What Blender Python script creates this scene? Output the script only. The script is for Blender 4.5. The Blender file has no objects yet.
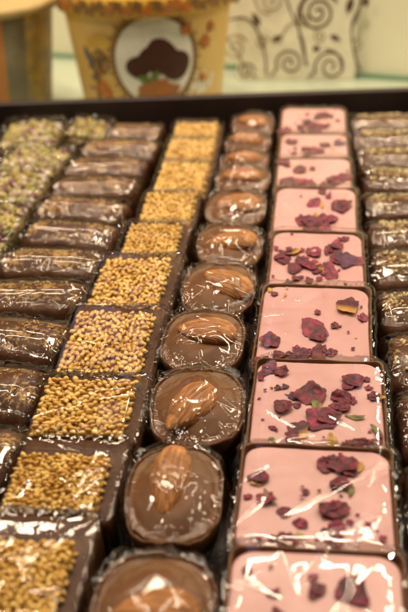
import bpy, bmesh, math, random
import numpy as np

CM = 0.01
D = bpy.data
S = bpy.context.scene
COL = S.collection
rad = math.radians

# ------------------------------------------------------------------ noise
_rs = np.random.RandomState(7)
_T = _rs.rand(64, 64, 64)

def vnoise(p, f=1.0, off=0.0):
    q = np.asarray(p, float) * f + off + 100.0
    i = np.floor(q).astype(int)
    t = q - i
    t = t * t * (3 - 2 * t)
    out = 0
    for dx in (0, 1):
        for dy in (0, 1):
            for dz in (0, 1):
                w = (t[..., 0] if dx else 1 - t[..., 0]) * (t[..., 1] if dy else 1 - t[..., 1]) * (t[..., 2] if dz else 1 - t[..., 2])
                out = out + w * _T[(i[..., 0] + dx) % 64, (i[..., 1] + dy) % 64, (i[..., 2] + dz) % 64]
    return out * 2 - 1

def sstep(a, b, x):
    t = np.clip((x - a) / (b - a), 0, 1)
    return t * t * (3 - 2 * t)

# ------------------------------------------------------------------ materials
def new_mat(name):
    m = D.materials.new(name)
    m.use_nodes = True
    nt = m.node_tree
    for n in list(nt.nodes):
        nt.nodes.remove(n)
    out = nt.nodes.new('ShaderNodeOutputMaterial')
    return m, nt, out

def node(nt, t, **kw):
    n = nt.nodes.new(t)
    for k, v in kw.items():
        if k in n.inputs:
            n.inputs[k].default_value = v
        else:
            setattr(n, k, v)
    return n

def pmat(name, c1, c2=None, scale=60, rough=0.45, bump=0.0, bscale=200, detail=4, spec=0.5, sss=0.0, sssr=0.002, lo=0.35, hi=0.65, rough2=None, coat=0.0):
    """Principled with two colours mixed by noise (scale in 1/m) and a noise bump."""
    m, nt, out = new_mat(name)
    b = node(nt, 'ShaderNodeBsdfPrincipled')
    b.inputs['Roughness'].default_value = rough
    b.inputs['Specular IOR Level'].default_value = spec
    b.inputs['Coat Weight'].default_value = coat
    b.inputs['Coat Roughness'].default_value = 0.15
    if sss:
        b.inputs['Subsurface Weight'].default_value = sss
        b.inputs['Subsurface Radius'].default_value = (1.0, 0.5, 0.25)
        b.inputs['Subsurface Scale'].default_value = sssr
    tc = node(nt, 'ShaderNodeTexCoord')
    oi = node(nt, 'ShaderNodeObjectInfo')
    add = node(nt, 'ShaderNodeVectorMath', operation='ADD')
    nt.links.new(tc.outputs['Object'], add.inputs[0])
    nt.links.new(oi.outputs['Random'], add.inputs[1])
    if c2 is None:
        c2 = tuple(x * 0.85 for x in c1)
    nz = node(nt, 'ShaderNodeTexNoise')
    nz.inputs['Scale'].default_value = scale
    nz.inputs['Detail'].default_value = detail
    nt.links.new(add.outputs[0], nz.inputs['Vector'])
    r = node(nt, 'ShaderNodeValToRGB')
    r.color_ramp.elements[0].position = lo
    r.color_ramp.elements[1].position = hi
    r.color_ramp.elements[0].color = (*c1, 1)
    r.color_ramp.elements[1].color = (*c2, 1)
    nt.links.new(nz.outputs['Fac'], r.inputs['Fac'])
    nt.links.new(r.outputs['Color'], b.inputs['Base Color'])
    if rough2 is not None:
        mr = node(nt, 'ShaderNodeMapRange')
        mr.inputs['To Min'].default_value = rough
        mr.inputs['To Max'].default_value = rough2
        nt.links.new(nz.outputs['Fac'], mr.inputs['Value'])
        nt.links.new(mr.outputs['Result'], b.inputs['Roughness'])
    if bump:
        nb = node(nt, 'ShaderNodeTexNoise')
        nb.inputs['Scale'].default_value = bscale
        nb.inputs['Detail'].default_value = 5
        nt.links.new(add.outputs[0], nb.inputs['Vector'])
        bp = node(nt, 'ShaderNodeBump')
        bp.inputs['Strength'].default_value = bump
        bp.inputs['Distance'].default_value = 0.001
        nt.links.new(nb.outputs['Fac'], bp.inputs['Height'])
        nt.links.new(bp.outputs['Normal'], b.inputs['Normal'])
    nt.links.new(b.outputs[0], out.inputs[0])
    return m

def film_mat():
    m, nt, out = new_mat('clear_film')
    tc = node(nt, 'ShaderNodeTexCoord')
    oi = node(nt, 'ShaderNodeObjectInfo')
    add = node(nt, 'ShaderNodeVectorMath', operation='ADD')
    nt.links.new(tc.outputs['Object'], add.inputs[0])
    nt.links.new(oi.outputs['Random'], add.inputs[1])
    nz = node(nt, 'ShaderNodeTexNoise')
    nz.inputs['Scale'].default_value = 130
    nz.inputs['Detail'].default_value = 2.5
    nz.inputs['Distortion'].default_value = 0.6
    nt.links.new(add.outputs[0], nz.inputs['Vector'])
    a = node(nt, 'ShaderNodeMath', operation='SUBTRACT'); a.inputs[1].default_value = 0.5
    ab = node(nt, 'ShaderNodeMath', operation='ABSOLUTE')
    nt.links.new(nz.outputs['Fac'], a.inputs[0]); nt.links.new(a.outputs[0], ab.inputs[0])
    bp = node(nt, 'ShaderNodeBump')
    bp.inputs['Strength'].default_value = 0.09
    bp.inputs['Distance'].default_value = 0.001
    nt.links.new(ab.outputs[0], bp.inputs['Height'])
    fr = node(nt, 'ShaderNodeFresnel'); fr.inputs['IOR'].default_value = 1.5
    nt.links.new(bp.outputs['Normal'], fr.inputs['Normal'])
    mul = node(nt, 'ShaderNodeMath', operation='MULTIPLY', use_clamp=True); mul.inputs[1].default_value = 1.05
    nt.links.new(fr.outputs[0], mul.inputs[0])
    mn = node(nt, 'ShaderNodeMath', operation='MINIMUM'); mn.inputs[1].default_value = 0.42
    nt.links.new(mul.outputs[0], mn.inputs[0])
    tr = node(nt, 'ShaderNodeBsdfTransparent'); tr.inputs['Color'].default_value = (0.985, 0.98, 0.97, 1)
    gl = node(nt, 'ShaderNodeBsdfGlossy'); gl.inputs['Roughness'].default_value = 0.045
    nt.links.new(bp.outputs['Normal'], gl.inputs['Normal'])
    mx = node(nt, 'ShaderNodeMixShader')
    nt.links.new(mn.outputs[0], mx.inputs[0]); nt.links.new(tr.outputs[0], mx.inputs[1]); nt.links.new(gl.outputs[0], mx.inputs[2])
    nt.links.new(mx.outputs[0], out.inputs[0])
    return m

def petal_mat(name, dark, light, base=None):
    m, nt, out = new_mat(name)
    b = node(nt, 'ShaderNodeBsdfPrincipled')
    b.inputs['Roughness'].default_value = 0.6
    b.inputs['Sheen Weight'].default_value = 0.15
    tc = node(nt, 'ShaderNodeTexCoord')
    nz = node(nt, 'ShaderNodeTexNoise'); nz.inputs['Scale'].default_value = 3.0; nz.inputs['Detail'].default_value = 5
    oi = node(nt, 'ShaderNodeObjectInfo')
    add = node(nt, 'ShaderNodeVectorMath', operation='ADD')
    nt.links.new(tc.outputs['Generated'], add.inputs[0]); nt.links.new(oi.outputs['Random'], add.inputs[1])
    nt.links.new(add.outputs[0], nz.inputs['Vector'])
    r = node(nt, 'ShaderNodeValToRGB')
    r.color_ramp.elements[0].position = 0.38; r.color_ramp.elements[0].color = (*dark, 1)
    r.color_ramp.elements[1].position = 0.68; r.color_ramp.elements[1].color = (*light, 1)
    nt.links.new(nz.outputs['Fac'], r.inputs['Fac'])
    src = r.outputs['Color']
    if base:
        sx = node(nt, 'ShaderNodeSeparateXYZ'); nt.links.new(tc.outputs['Generated'], sx.inputs[0])
        mr = node(nt, 'ShaderNodeMapRange'); mr.inputs['From Min'].default_value = 0.15; mr.inputs['From Max'].default_value = 0.45
        mr.inputs['To Min'].default_value = 1; mr.inputs['To Max'].default_value = 0
        nt.links.new(sx.outputs['Y'], mr.inputs['Value'])
        mx = node(nt, 'ShaderNodeMixRGB'); mx.inputs['Color2'].default_value = (*base, 1)
        nt.links.new(mr.outputs['Result'], mx.inputs['Fac']); nt.links.new(src, mx.inputs['Color1'])
        src = mx.outputs['Color']
    nt.links.new(src, b.inputs['Base Color'])
    nt.links.new(b.outputs[0], out.inputs[0])
    return m

def almond_mat():
    m, nt, out = new_mat('almond_skin')
    b = node(nt, 'ShaderNodeBsdfPrincipled'); b.inputs['Roughness'].default_value = 0.62
    tc = node(nt, 'ShaderNodeTexCoord')
    oi = node(nt, 'ShaderNodeObjectInfo')
    mp = node(nt, 'ShaderNodeMapping'); mp.inputs['Scale'].default_value = (9, 1.2, 3)
    add = node(nt, 'ShaderNodeVectorMath', operation='ADD')
    nt.links.new(tc.outputs['Generated'], mp.inputs['Vector'])
    nt.links.new(mp.outputs[0], add.inputs[0]); nt.links.new(oi.outputs['Random'], add.inputs[1])
    nz = node(nt, 'ShaderNodeTexNoise'); nz.inputs['Scale'].default_value = 2.2; nz.inputs['Detail'].default_value = 6; nz.inputs['Distortion'].default_value = 0.4
    nt.links.new(add.outputs[0], nz.inputs['Vector'])
    r = node(nt, 'ShaderNodeValToRGB')
    r.color_ramp.elements[0].position = 0.3; r.color_ramp.elements[0].color = (0.15, 0.045, 0.012, 1)
    r.color_ramp.elements[1].position = 0.7; r.color_ramp.elements[1].color = (0.60, 0.27, 0.08, 1)
    nt.links.new(nz.outputs['Fac'], r.inputs['Fac']); nt.links.new(r.outputs['Color'], b.inputs['Base Color'])
    bp = node(nt, 'ShaderNodeBump'); bp.inputs['Strength'].default_value = 0.6; bp.inputs['Distance'].default_value = 0.0006
    nt.links.new(nz.outputs['Fac'], bp.inputs['Height']); nt.links.new(bp.outputs['Normal'], b.inputs['Normal'])
    nt.links.new(b.outputs[0], out.inputs[0])
    return m

def flat(name, c, rough=0.5, spec=0.4):
    return pmat(name, c, tuple(x * 0.88 for x in c), scale=150, rough=rough, spec=spec, bump=0.05, bscale=400)

def dust_mat(name, dust, thr, z0, z1):
    """chocolate with ground nut dust sticking to its top"""
    m = pmat(name, (0.060, 0.022, 0.0085), (0.094, 0.036, 0.0135), 180, 0.42, 0.5, 350, rough2=0.55, spec=0.3)
    nt = m.node_tree
    b = [n for n in nt.nodes if n.type == 'BSDF_PRINCIPLED'][0]
    src = b.inputs['Base Color'].links[0].from_socket
    tc = [n for n in nt.nodes if n.type == 'TEX_COORD'][0]
    vec = [n for n in nt.nodes if n.type == 'VECT_MATH'][0].outputs[0]
    def nz(sc):
        n = node(nt, 'ShaderNodeTexNoise'); n.inputs['Scale'].default_value = sc; n.inputs['Detail'].default_value = 6
        nt.links.new(vec, n.inputs['Vector']); return n.outputs['Fac']
    sx = node(nt, 'ShaderNodeSeparateXYZ'); nt.links.new(tc.outputs['Object'], sx.inputs[0])
    mr = node(nt, 'ShaderNodeMapRange'); mr.inputs['From Min'].default_value = z0; mr.inputs['From Max'].default_value = z1
    mr.inputs['To Min'].default_value = -.35; mr.inputs['To Max'].default_value = .06
    nt.links.new(sx.outputs['Z'], mr.inputs['Value'])
    a = node(nt, 'ShaderNodeMath', operation='MULTIPLY'); a.inputs[1].default_value = .40
    nt.links.new(nz(140), a.inputs[0])
    c = node(nt, 'ShaderNodeMath', operation='MULTIPLY_ADD'); c.inputs[1].default_value = .60
    nt.links.new(nz(900), c.inputs[0]); nt.links.new(a.outputs[0], c.inputs[2])
    d = node(nt, 'ShaderNodeMath', operation='ADD'); nt.links.new(c.outputs[0], d.inputs[0]); nt.links.new(mr.outputs[0], d.inputs[1])
    e = node(nt, 'ShaderNodeMapRange'); e.inputs['From Min'].default_value = thr; e.inputs['From Max'].default_value = thr + .09
    e.inputs['To Max'].default_value = .85
    nt.links.new(d.outputs[0], e.inputs['Value'])
    mx = node(nt, 'ShaderNodeMixRGB'); mx.inputs['Color2'].default_value = (*dust, 1)
    nt.links.new(e.outputs[0], mx.inputs['Fac']); nt.links.new(src, mx.inputs['Color1']); nt.links.new(mx.outputs[0], b.inputs['Base Color'])
    return m

M = {}
M['film'] = film_mat()
M['milk'] = pmat('milk_chocolate', (0.060, 0.022, 0.0085), (0.090, 0.035, 0.014), 140, 0.42, 0.25, 500, rough2=0.55, spec=0.3)
M['log'] = pmat('log_chocolate', (0.085, 0.036, 0.017), (0.135, 0.060, 0.029), 180, 0.45, 0.5, 350, rough2=0.6, spec=0.3)
M['logdust'] = dust_mat('dusted_chocolate', (0.46, 0.28, 0.095), .565, 0.0125, 0.0172)
M['logpale'] = dust_mat('pale_dusted_chocolate', (0.52, 0.39, 0.18), .575, 0.0135, 0.0178)
M['rim'] = pmat('shell_chocolate', (0.11, 0.048, 0.018), (0.16, 0.072, 0.027), 160, 0.38, 0.3, 400, spec=0.3)
M['gan'] = pmat('ganache', (0.132, 0.054, 0.019), (0.17, 0.072, 0.026), 120, 0.46, 0.3, 220, sss=0.1, spec=0.3)
M['pink'] = pmat('pink_glaze', (0.60, 0.33, 0.325), (0.66, 0.385, 0.375), 90, 0.4, 0.28, 160, sss=0.2)
M['seed'] = pmat('sesame_seed', (0.56, 0.31, 0.05), (0.84, 0.58, 0.18), 300, 0.36, 0.1, 800, sss=0.1, sssr=0.001, coat=0.3, lo=.38, hi=.62)
M['syrup'] = pmat('sesame_syrup', (0.40, 0.19, 0.03), (0.52, 0.27, 0.05), 200, 0.6, 0.3, 500)
M['almond'] = almond_mat()
M['crumb'] = pmat('nut_crumb', (0.56, 0.36, 0.12), (0.70, 0.50, 0.22), 400, 0.6, 0.2, 900)
M['paleCrumb'] = pmat('pale_crumb', (0.62, 0.46, 0.20), (0.78, 0.66, 0.38), 400, 0.6, 0.2, 900)
M['pist'] = pmat('pistachio_chip', (0.32, 0.24, 0.065), (0.50, 0.40, 0.14), 300, 0.5, 0.2, 700)
M['greenchip'] = pmat('green_chip', (0.28, 0.30, 0.05), (0.40, 0.40, 0.10), 300, 0.5, 0.2, 700)
M['palechip'] = pmat('pale_chip', (0.52, 0.44, 0.38), (0.66, 0.58, 0.50), 300, 0.5, 0.2, 700)
M['purple'] = pmat('plum_chip', (0.16, 0.05, 0.08), (0.25, 0.10, 0.12), 300, 0.5, 0.2, 700)
M['nougat'] = pmat('nougat', (0.16, 0.095, 0.035), (0.26, 0.18, 0.06), 200, 0.5, 0.3, 500)
M['tray'] = pmat('tray_brown', (0.016, 0.008, 0.007), (0.022, 0.011, 0.009), 80, 0.45, 0.15, 900)
M['petal'] = petal_mat('rose_petal', (0.045, 0.003, 0.010), (0.27, 0.012, 0.046))
M['petalm'] = petal_mat('rose_petal_magenta', (0.09, 0.005, 0.020), (0.40, 0.026, 0.090))
M['petaly'] = petal_mat('rose_petal_pale_base', (0.05, 0.004, 0.010), (0.20, 0.018, 0.04), (0.52, 0.28, 0.05))
M['petalg'] = petal_mat('sepal', (0.10, 0.10, 0.02), (0.26, 0.24, 0.07))
M['petal_reflect'] = petal_mat('rose_petal_violet_reflection', (0.05, 0.006, 0.03), (0.14, 0.03, 0.10))  # violet reflection of the film put into the petal colour
M['petalo'] = petal_mat('petal_yellow', (0.42, 0.24, 0.05), (0.60, 0.40, 0.10))
M['wall'] = pmat('wall_paint', (0.76, 0.72, 0.56), (0.79, 0.75, 0.59), 20, 0.7, 0.05, 300)
M['counter'] = pmat('counter_glass', (0.42, 0.48, 0.37), (0.46, 0.52, 0.40), 15, 0.15)
M['edge'] = pmat('glass_edge', (0.16, 0.27, 0.17), (0.20, 0.31, 0.20), 30, 0.2)

# ------------------------------------------------------------------ mesh helpers (all sizes in cm)
def mesh_from(name, verts, faces, mats, smooth=True, fm=None):
    me = D.meshes.new(name)
    me.from_pydata([tuple(float(c) * CM for c in v) for v in verts], [], faces)
    for m in (mats if isinstance(mats, (list, tuple)) else [mats]):
        me.materials.append(m)
    if smooth:
        me.polygons.foreach_set('use_smooth', [True] * len(me.polygons))
    if fm is not None:
        me.polygons.foreach_set('material_index', fm)
    me.update()
    return me

def put(name, me, parent=None, loc=(0, 0, 0), rot=(0, 0, 0), sc=(1, 1, 1)):
    o = D.objects.new(name, me)
    COL.objects.link(o)
    o.location = [c * CM for c in loc]
    o.rotation_euler = rot
    o.scale = sc
    if parent is not None:
        o.parent = parent
    return o

def thing(name, label, cat, loc=(0, 0, 0), rot=(0, 0, 0), sc=(1, 1, 1), group=None):
    o = put(name, None, None, loc, rot, sc)
    o.empty_display_size = 0.005
    return tag(o, label, cat, group)

def tag(o, label, cat=None, group=None, kind=None):
    if label: o['label'] = label
    if cat: o['category'] = cat
    if group: o['group'] = group
    if kind: o['kind'] = kind
    return o

def rr_outline(a, b, r, q):
    """square-perimeter points q -> rounded rectangle with half sizes a, b"""
    p = q * np.array([a, b])
    c = np.stack([np.clip(p[..., 0], -(a - r), a - r), np.clip(p[..., 1], -(b - r), b - r)], -1)
    d = p - c
    n = np.linalg.norm(d, axis=-1, keepdims=True)
    return np.where(n > 1e-9, c + r * d / np.maximum(n, 1e-9), p)

def se_outline(a, b, e, q):
    th = np.arctan2(q[..., 1], q[..., 0])
    c, s = np.cos(th), np.sin(th)
    k = (np.abs(c) ** e + np.abs(s) ** e) ** (-1.0 / e)
    return np.stack([a * k * c, b * k * s], -1)

def sheet(N, outline, topz, zbot, rc, disp=None, flare=0.0, mt=0.62, ma=0.76):
    """a cover: top of height topz(x,y), rounded shoulder, sides down to zbot"""
    g = np.linspace(-1, 1, N)
    u, v = np.meshgrid(g, g, indexing='xy')
    m = np.maximum(np.abs(u), np.abs(v))
    q = np.stack([u, v], -1) / np.maximum(m, 1e-9)[..., None]
    q[m < 1e-9] = (1, 0)
    B = outline(q)
    L = np.linalg.norm(B, axis=-1, keepdims=True)
    Bin = B * (1 - rc / L)
    t = np.clip(m / mt, 0, 1)[..., None]
    th = np.clip((m - mt) / (ma - mt), 0, 1)[..., None] * math.pi / 2
    s = np.clip((m - ma) / (1 - ma), 0, 1)[..., None]
    xy = Bin * t + (B - Bin) * np.sin(th) + B / L * flare * s
    ze = topz(xy[..., 0], xy[..., 1])
    zed = topz(Bin[..., 0], Bin[..., 1])
    z = np.where(m < mt, ze, zed - rc * (1 - np.cos(th[..., 0])))
    zs = zed - rc
    z = np.where(m > ma, zs + (zbot - zs) * s[..., 0], z)
    P = np.concatenate([xy, z[..., None]], -1)
    if disp is not None:
        du = np.gradient(P, axis=1); dv = np.gradient(P, axis=0)
        n = np.cross(du, dv); n /= np.maximum(np.linalg.norm(n, axis=-1, keepdims=True), 1e-9)
        d = disp(P, m)
        d = d * (1 - sstep(0.96, 1.0, m))
        P = P + n * d[..., None]
    idx = np.arange(N * N).reshape(N, N)
    f = np.stack([idx[:-1, :-1], idx[:-1, 1:], idx[1:, 1:], idx[1:, :-1]], -1).reshape(-1, 4)
    return P.reshape(-1, 3), [tuple(int(k) for k in r) for r in f], N

def cap_bottom(f, N):
    loop = [i for i in range(N)] + [N * i + N - 1 for i in range(1, N)] + [N * (N - 1) + i for i in range(N - 2, -1, -1)] + [N * i for i in range(N - 2, 0, -1)]
    return f + [tuple(reversed(loop))]

def loft(name, outf, profile, mats, K=96, jitter=None, closed_top=True):
    """outf(inset)->(K,2) outline; profile = [(inset, z)...] from outside bottom inwards"""
    V, F = [], []
    for (ins, z) in profile:
        o = outf(ins)
        for k, p in enumerate(o):
            V.append((p[0], p[1], z))
    V = np.array(V, float)
    if jitter: V = jitter(V)
    n = len(profile)
    for i in range(n - 1):
        for k in range(K):
            a = i * K + k; b = i * K + (k + 1) % K
            F.append((a, b, b + K, a + K))
    F.append(tuple(reversed(range(K))))
    if closed_top: F.append(tuple((n - 1) * K + k for k in range(K)))
    return mesh_from(name, V, F, mats)

def ring_q(K):
    th = np.linspace(0, 2 * math.pi, K, endpoint=False)
    q = np.stack([np.cos(th), np.sin(th)], -1)
    return q / np.abs(q).max(-1, keepdims=True)

def creases(rng, n, ext, amp, w):
    L = []
    for i in range(n):
        a = rng.uniform(0, math.pi)
        nrm = np.array([math.cos(a), math.sin(a), rng.uniform(-.35, .35)])
        tan = np.array([-math.sin(a), math.cos(a), 0])
        L.append((nrm, tan, rng.uniform(-ext, ext), rng.uniform(-ext, ext), rng.uniform(.35, 1.3), amp * rng.uniform(.35, 1), w * rng.uniform(.6, 1.6)))
    def fn(P):
        wz = vnoise(P, 1.1, rng_off) * 0.10
        d = 0
        for nrm, tan, o, c, ln, a, ww in L:
            dist = np.abs(P @ nrm - o + wz)
            d = d + a * np.exp(-dist / ww) * np.exp(-((P @ tan - c) / ln) ** 2)
        return d
    rng_off = rng.uniform(0, 40)
    return fn

def film_disp(seed, ext, amp=0.05, n=18, w=0.06, side=0.05, top=0.012):
    rng = random.Random(seed)
    cf = creases(rng, n, ext, amp, w)
    off = rng.uniform(0, 50)
    so, sa = rng.uniform(.2, .75) * ext, rng.uniform(-.12, .12)
    f1, f2 = rng.uniform(7, 11), rng.uniform(15, 21)
    def fn(P, m):
        e = sstep(0.48, 0.72, m)
        th = np.arctan2(P[..., 1], P[..., 0])
        wob = vnoise(P, 0.9, off) * 2.5
        pl = (1 - np.abs(np.sin(th * f1 / 2 + wob))) ** 3 + 0.6 * (1 - np.abs(np.sin(th * f2 / 2 - wob * 1.7))) ** 3
        bl = vnoise(P, 1.7, off) * 0.5 + 0.5
        rg = 1 - np.abs(vnoise(P, 3.2, off + 9))
        sx = P[..., 0] * math.cos(sa) + P[..., 1] * math.sin(sa) - so + .05 * vnoise(P, .8, off + 3)
        seam = .022 * sstep(-.025, .025, sx)
        return seam + cf(P) * (0.35 + 0.65 * e) + side * e * pl + top * bl + 0.03 * e * rg ** 3 + 0.01
    return fn

_ico = None
def ico_base():
    global _ico
    if _ico is None:
        bm = bmesh.new(); bmesh.ops.create_icosphere(bm, subdivisions=1, radius=1)
        _ico = (np.array([v.co[:] for v in bm.verts]), [tuple(v.index for v in f.verts) for f in bm.faces]); bm.free()
    return _ico

def rot3(rng, flat_=False):
    a = rng.uniform(0, 2 * math.pi)
    Rz = np.array([[math.cos(a), -math.sin(a), 0], [math.sin(a), math.cos(a), 0], [0, 0, 1]])
    b = rng.gauss(0, .20) if flat_ else rng.uniform(0, math.pi)
    c = rng.gauss(0, .20) if flat_ else rng.uniform(0, math.pi)
    Rx = np.array([[1, 0, 0], [0, math.cos(b), -math.sin(b)], [0, math.sin(b), math.cos(b)]])
    Ry = np.array([[math.cos(c), 0, math.sin(c)], [0, 1, 0], [-math.sin(c), 0, math.cos(c)]])
    return Rz @ Rx @ Ry

class Heap:
    def __init__(s): s.V = []; s.F = []; s.m = []; s.n = 0
    def add(s, v, f, mi=0):
        s.V.append(v); s.F += [tuple(k + s.n for k in q) for q in f]; s.m += [mi] * len(f); s.n += len(v)
    def chip(s, rng, p, r, mi=0, flat_=0.7):
        b, f = ico_base()
        v = b * np.array([r * rng.uniform(.6, 1.3), r * rng.uniform(.6, 1.3), r * flat_ * rng.uniform(.6, 1.2)])
        v = v * (1 + np.array([rng.uniform(-.28, .28) for _ in range(len(b))])[:, None])
        s.add(v @ rot3(rng).T + np.array(p), f, mi)
    def mesh(s, name, mats, smooth=True):
        return mesh_from(name, np.concatenate(s.V), s.F, mats, smooth, s.m)

# ------------------------------------------------------------------ piece meshes
# --- sesame square: plate 2.6 x 2.6 (y is scaled per slot), slab of seeds on it
SB_H, SL_H = 1.55, 0.25
SX0, SX1, SY0, SY1 = -1.12, 1.0, -1.22, 0.88
def seed_shape():
    V, F = [], []
    nr, ns = 7, 8
    for i in range(nr + 1):
        t = i / nr
        y = math.cos(math.pi * t)
        r = math.sin(math.pi * t) * (1 - 0.38 * y) if 0 < i < nr else 0
        if i in (0, nr):
            V.append((0, y, 0)); continue
        for k in range(ns):
            a = 2 * math.pi * k / ns
            V.append((r * math.cos(a), y, r * math.sin(a)))
    for k in range(ns): F.append((0, 1 + (k + 1) % ns, 1 + k))
    for i in range(nr - 2):
        for k in range(ns):
            a = 1 + i * ns + k; b = 1 + i * ns + (k + 1) % ns
            F.append((a, b, b + ns, a + ns))
    last = len(V) - 1; st = 1 + (nr - 2) * ns
    for k in range(ns): F.append((last, st + k, st + (k + 1) % ns))
    return np.array(V), F
SEED_V, SEED_F = seed_shape()

def sesame_seeds(sd):
    rng = random.Random(sd); h = Heap()
    pts = []
    def try_add(x, y, z, dmin):
        for (a, b, c) in pts:
            if (a - x) ** 2 + (b - y) ** 2 + (c - z) ** 2 < dmin * dmin: return
        pts.append((x, y, z))
    for layer, (zz, n, dm) in enumerate(((SB_H + 0.12, 3600, .102), (SB_H + 0.20, 6500, .106))):
        for _ in range(n):
            x = rng.uniform(SX0 + .06, SX1 - .06); y = rng.uniform(SY0 + .06, SY1 - .06)
            try_add(x, y, zz + rng.uniform(-.018, .018), dm)
    # the cut sides of the slab
    for _ in range(1500):
        t = rng.random(); z = SB_H + rng.uniform(.03, .17); e = rng.choice('xXyY')
        x = SX0 + .03 if e == 'x' else SX1 - rng.uniform(.01, .04) if e == 'X' else SX0 + t * (SX1 - SX0)
        y = SY0 + .03 if e == 'y' else SY1 - rng.uniform(.01, .04) if e == 'Y' else SY0 + t * (SY1 - SY0)
        try_add(x, y, z, .12)
    for (x, y, z) in pts:
        s = rng.uniform(.84, 1.14)
        v = SEED_V * np.array([.063, .090, .040]) * s
        h.add(v @ rot3(rng, True).T + np.array([x, y, z]), SEED_F)
    return h.mesh('sesame_seeds', M['seed'])

def rrf(a, b, r, K=96):
    q = ring_q(K)
    return lambda ins: rr_outline(a - ins, b - ins, max(r - ins, 0.02), q)

SES = {}
SES['plate'] = loft('sesame_plate', rrf(1.30, 1.30, .16), [(.05, 0), (0, .06), (0, SB_H - .08), (.03, SB_H - .02), (.09, SB_H), (.4, SB_H)], M['milk'])
_cx, _cy = (SX0 + SX1) / 2, (SY0 + SY1) / 2
_sl = loft('sesame_slab', lambda ins: rr_outline((SX1 - SX0) / 2 - .05 - ins, (SY1 - SY0) / 2 - .05 - ins, .1, ring_q(96)) + np.array([_cx, _cy]),
           [(0, SB_H - .01), (0, SB_H + .10), (.04, SB_H + .13)], M['syrup'])
SES['slab'] = _sl
SES['seeds'] = [sesame_seeds(i) for i in range(4)]
def ses_film(sd, y1=SY1):
    def topz(x, y):
        k = sstep(.30, -.02, x - SX1) * sstep(.30, -.02, y - y1) * (1 - .35 * sstep(-SX1 - .1, -1.34, x))
        return SB_H + .045 + (SL_H + .05) * k
    P, F, N = sheet(150, lambda q: rr_outline(1.36, 1.36, .2, q), topz, 0.02, .07, film_disp(sd, 1.3, .075, 10, .055, .035, .013))
    return mesh_from('sesame_film', P, F, M['film'])
SES['film'] = [ses_film(10 + i) for i in range(5)]
SES['film2'] = [ses_film(20 + i, .45) for i in range(2)]

# --- pink square: 3.0 x 3.2
PH = 2.0
PNK = {}
def wob(amp, f, off):
    def j(V):
        V = V.copy(); V[:, 2] += vnoise(V, f, off) * amp * sstep(.5, 1.2, V[:, 2]); V[:, 0] += vnoise(V, f * .6, off + 5) * amp; V[:, 1] += vnoise(V, f * .6, off + 8) * amp
        return V
    return j
PNK['shell'] = [loft('pink_shell', rrf(1.47, 1.6, .19, 128), [(.06, 0), (0, .06), (0, PH - .06), (.012, PH - .01), (.035, PH + .005), (.058, PH - .005), (.068, PH - .04), (.07, PH - .18), (.5, PH - .18)], M['rim'], 128, wob(.03, 2.2, 3 + i * 7)) for i in range(3)]
def pink_fill(sd):
    off = sd * 3.3
    def topz(x, y):
        P = np.stack([x, y, np.full_like(x, off)], -1)
        return PH - .045 + .012 * vnoise(P, 1.1) - .0 * x
    P, F, N = sheet(70, lambda q: rr_outline(1.385, 1.515, .40, q) * (1 + .012 * vnoise(np.concatenate([q, np.full(q.shape[:-1] + (1,), off)], -1), 1.5))[..., None], topz, PH - .17, .06, lambda P, m: .006 * vnoise(P, 5, off))
    return mesh_from('pink_filling', P, F, M['pink'])
PNK['fill'] = [pink_fill(i) for i in range(3)]
def pink_film(sd):
    def topz(x, y):
        P = np.stack([x, y, np.full_like(x, sd * 1.7)], -1)
        return PH + .10 + .035 * (vnoise(P, .6) * .5 + .5) - .13 * (np.clip(np.abs(x) - 1.02, 0, 1) / .42) ** 2 - .05 * (np.clip(np.abs(y) - 1.2, 0, 1) / .4) ** 2
    P, F, N = sheet(150, lambda q: rr_outline(1.53, 1.66, .22, q), topz, 0.02, .09, film_disp(sd, 1.5, .08, 8, .058, .025, .013))
    return mesh_from('pink_film', P, F, M['film'])
PNK['film'] = [pink_film(30 + i) for i in range(6)]

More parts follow.
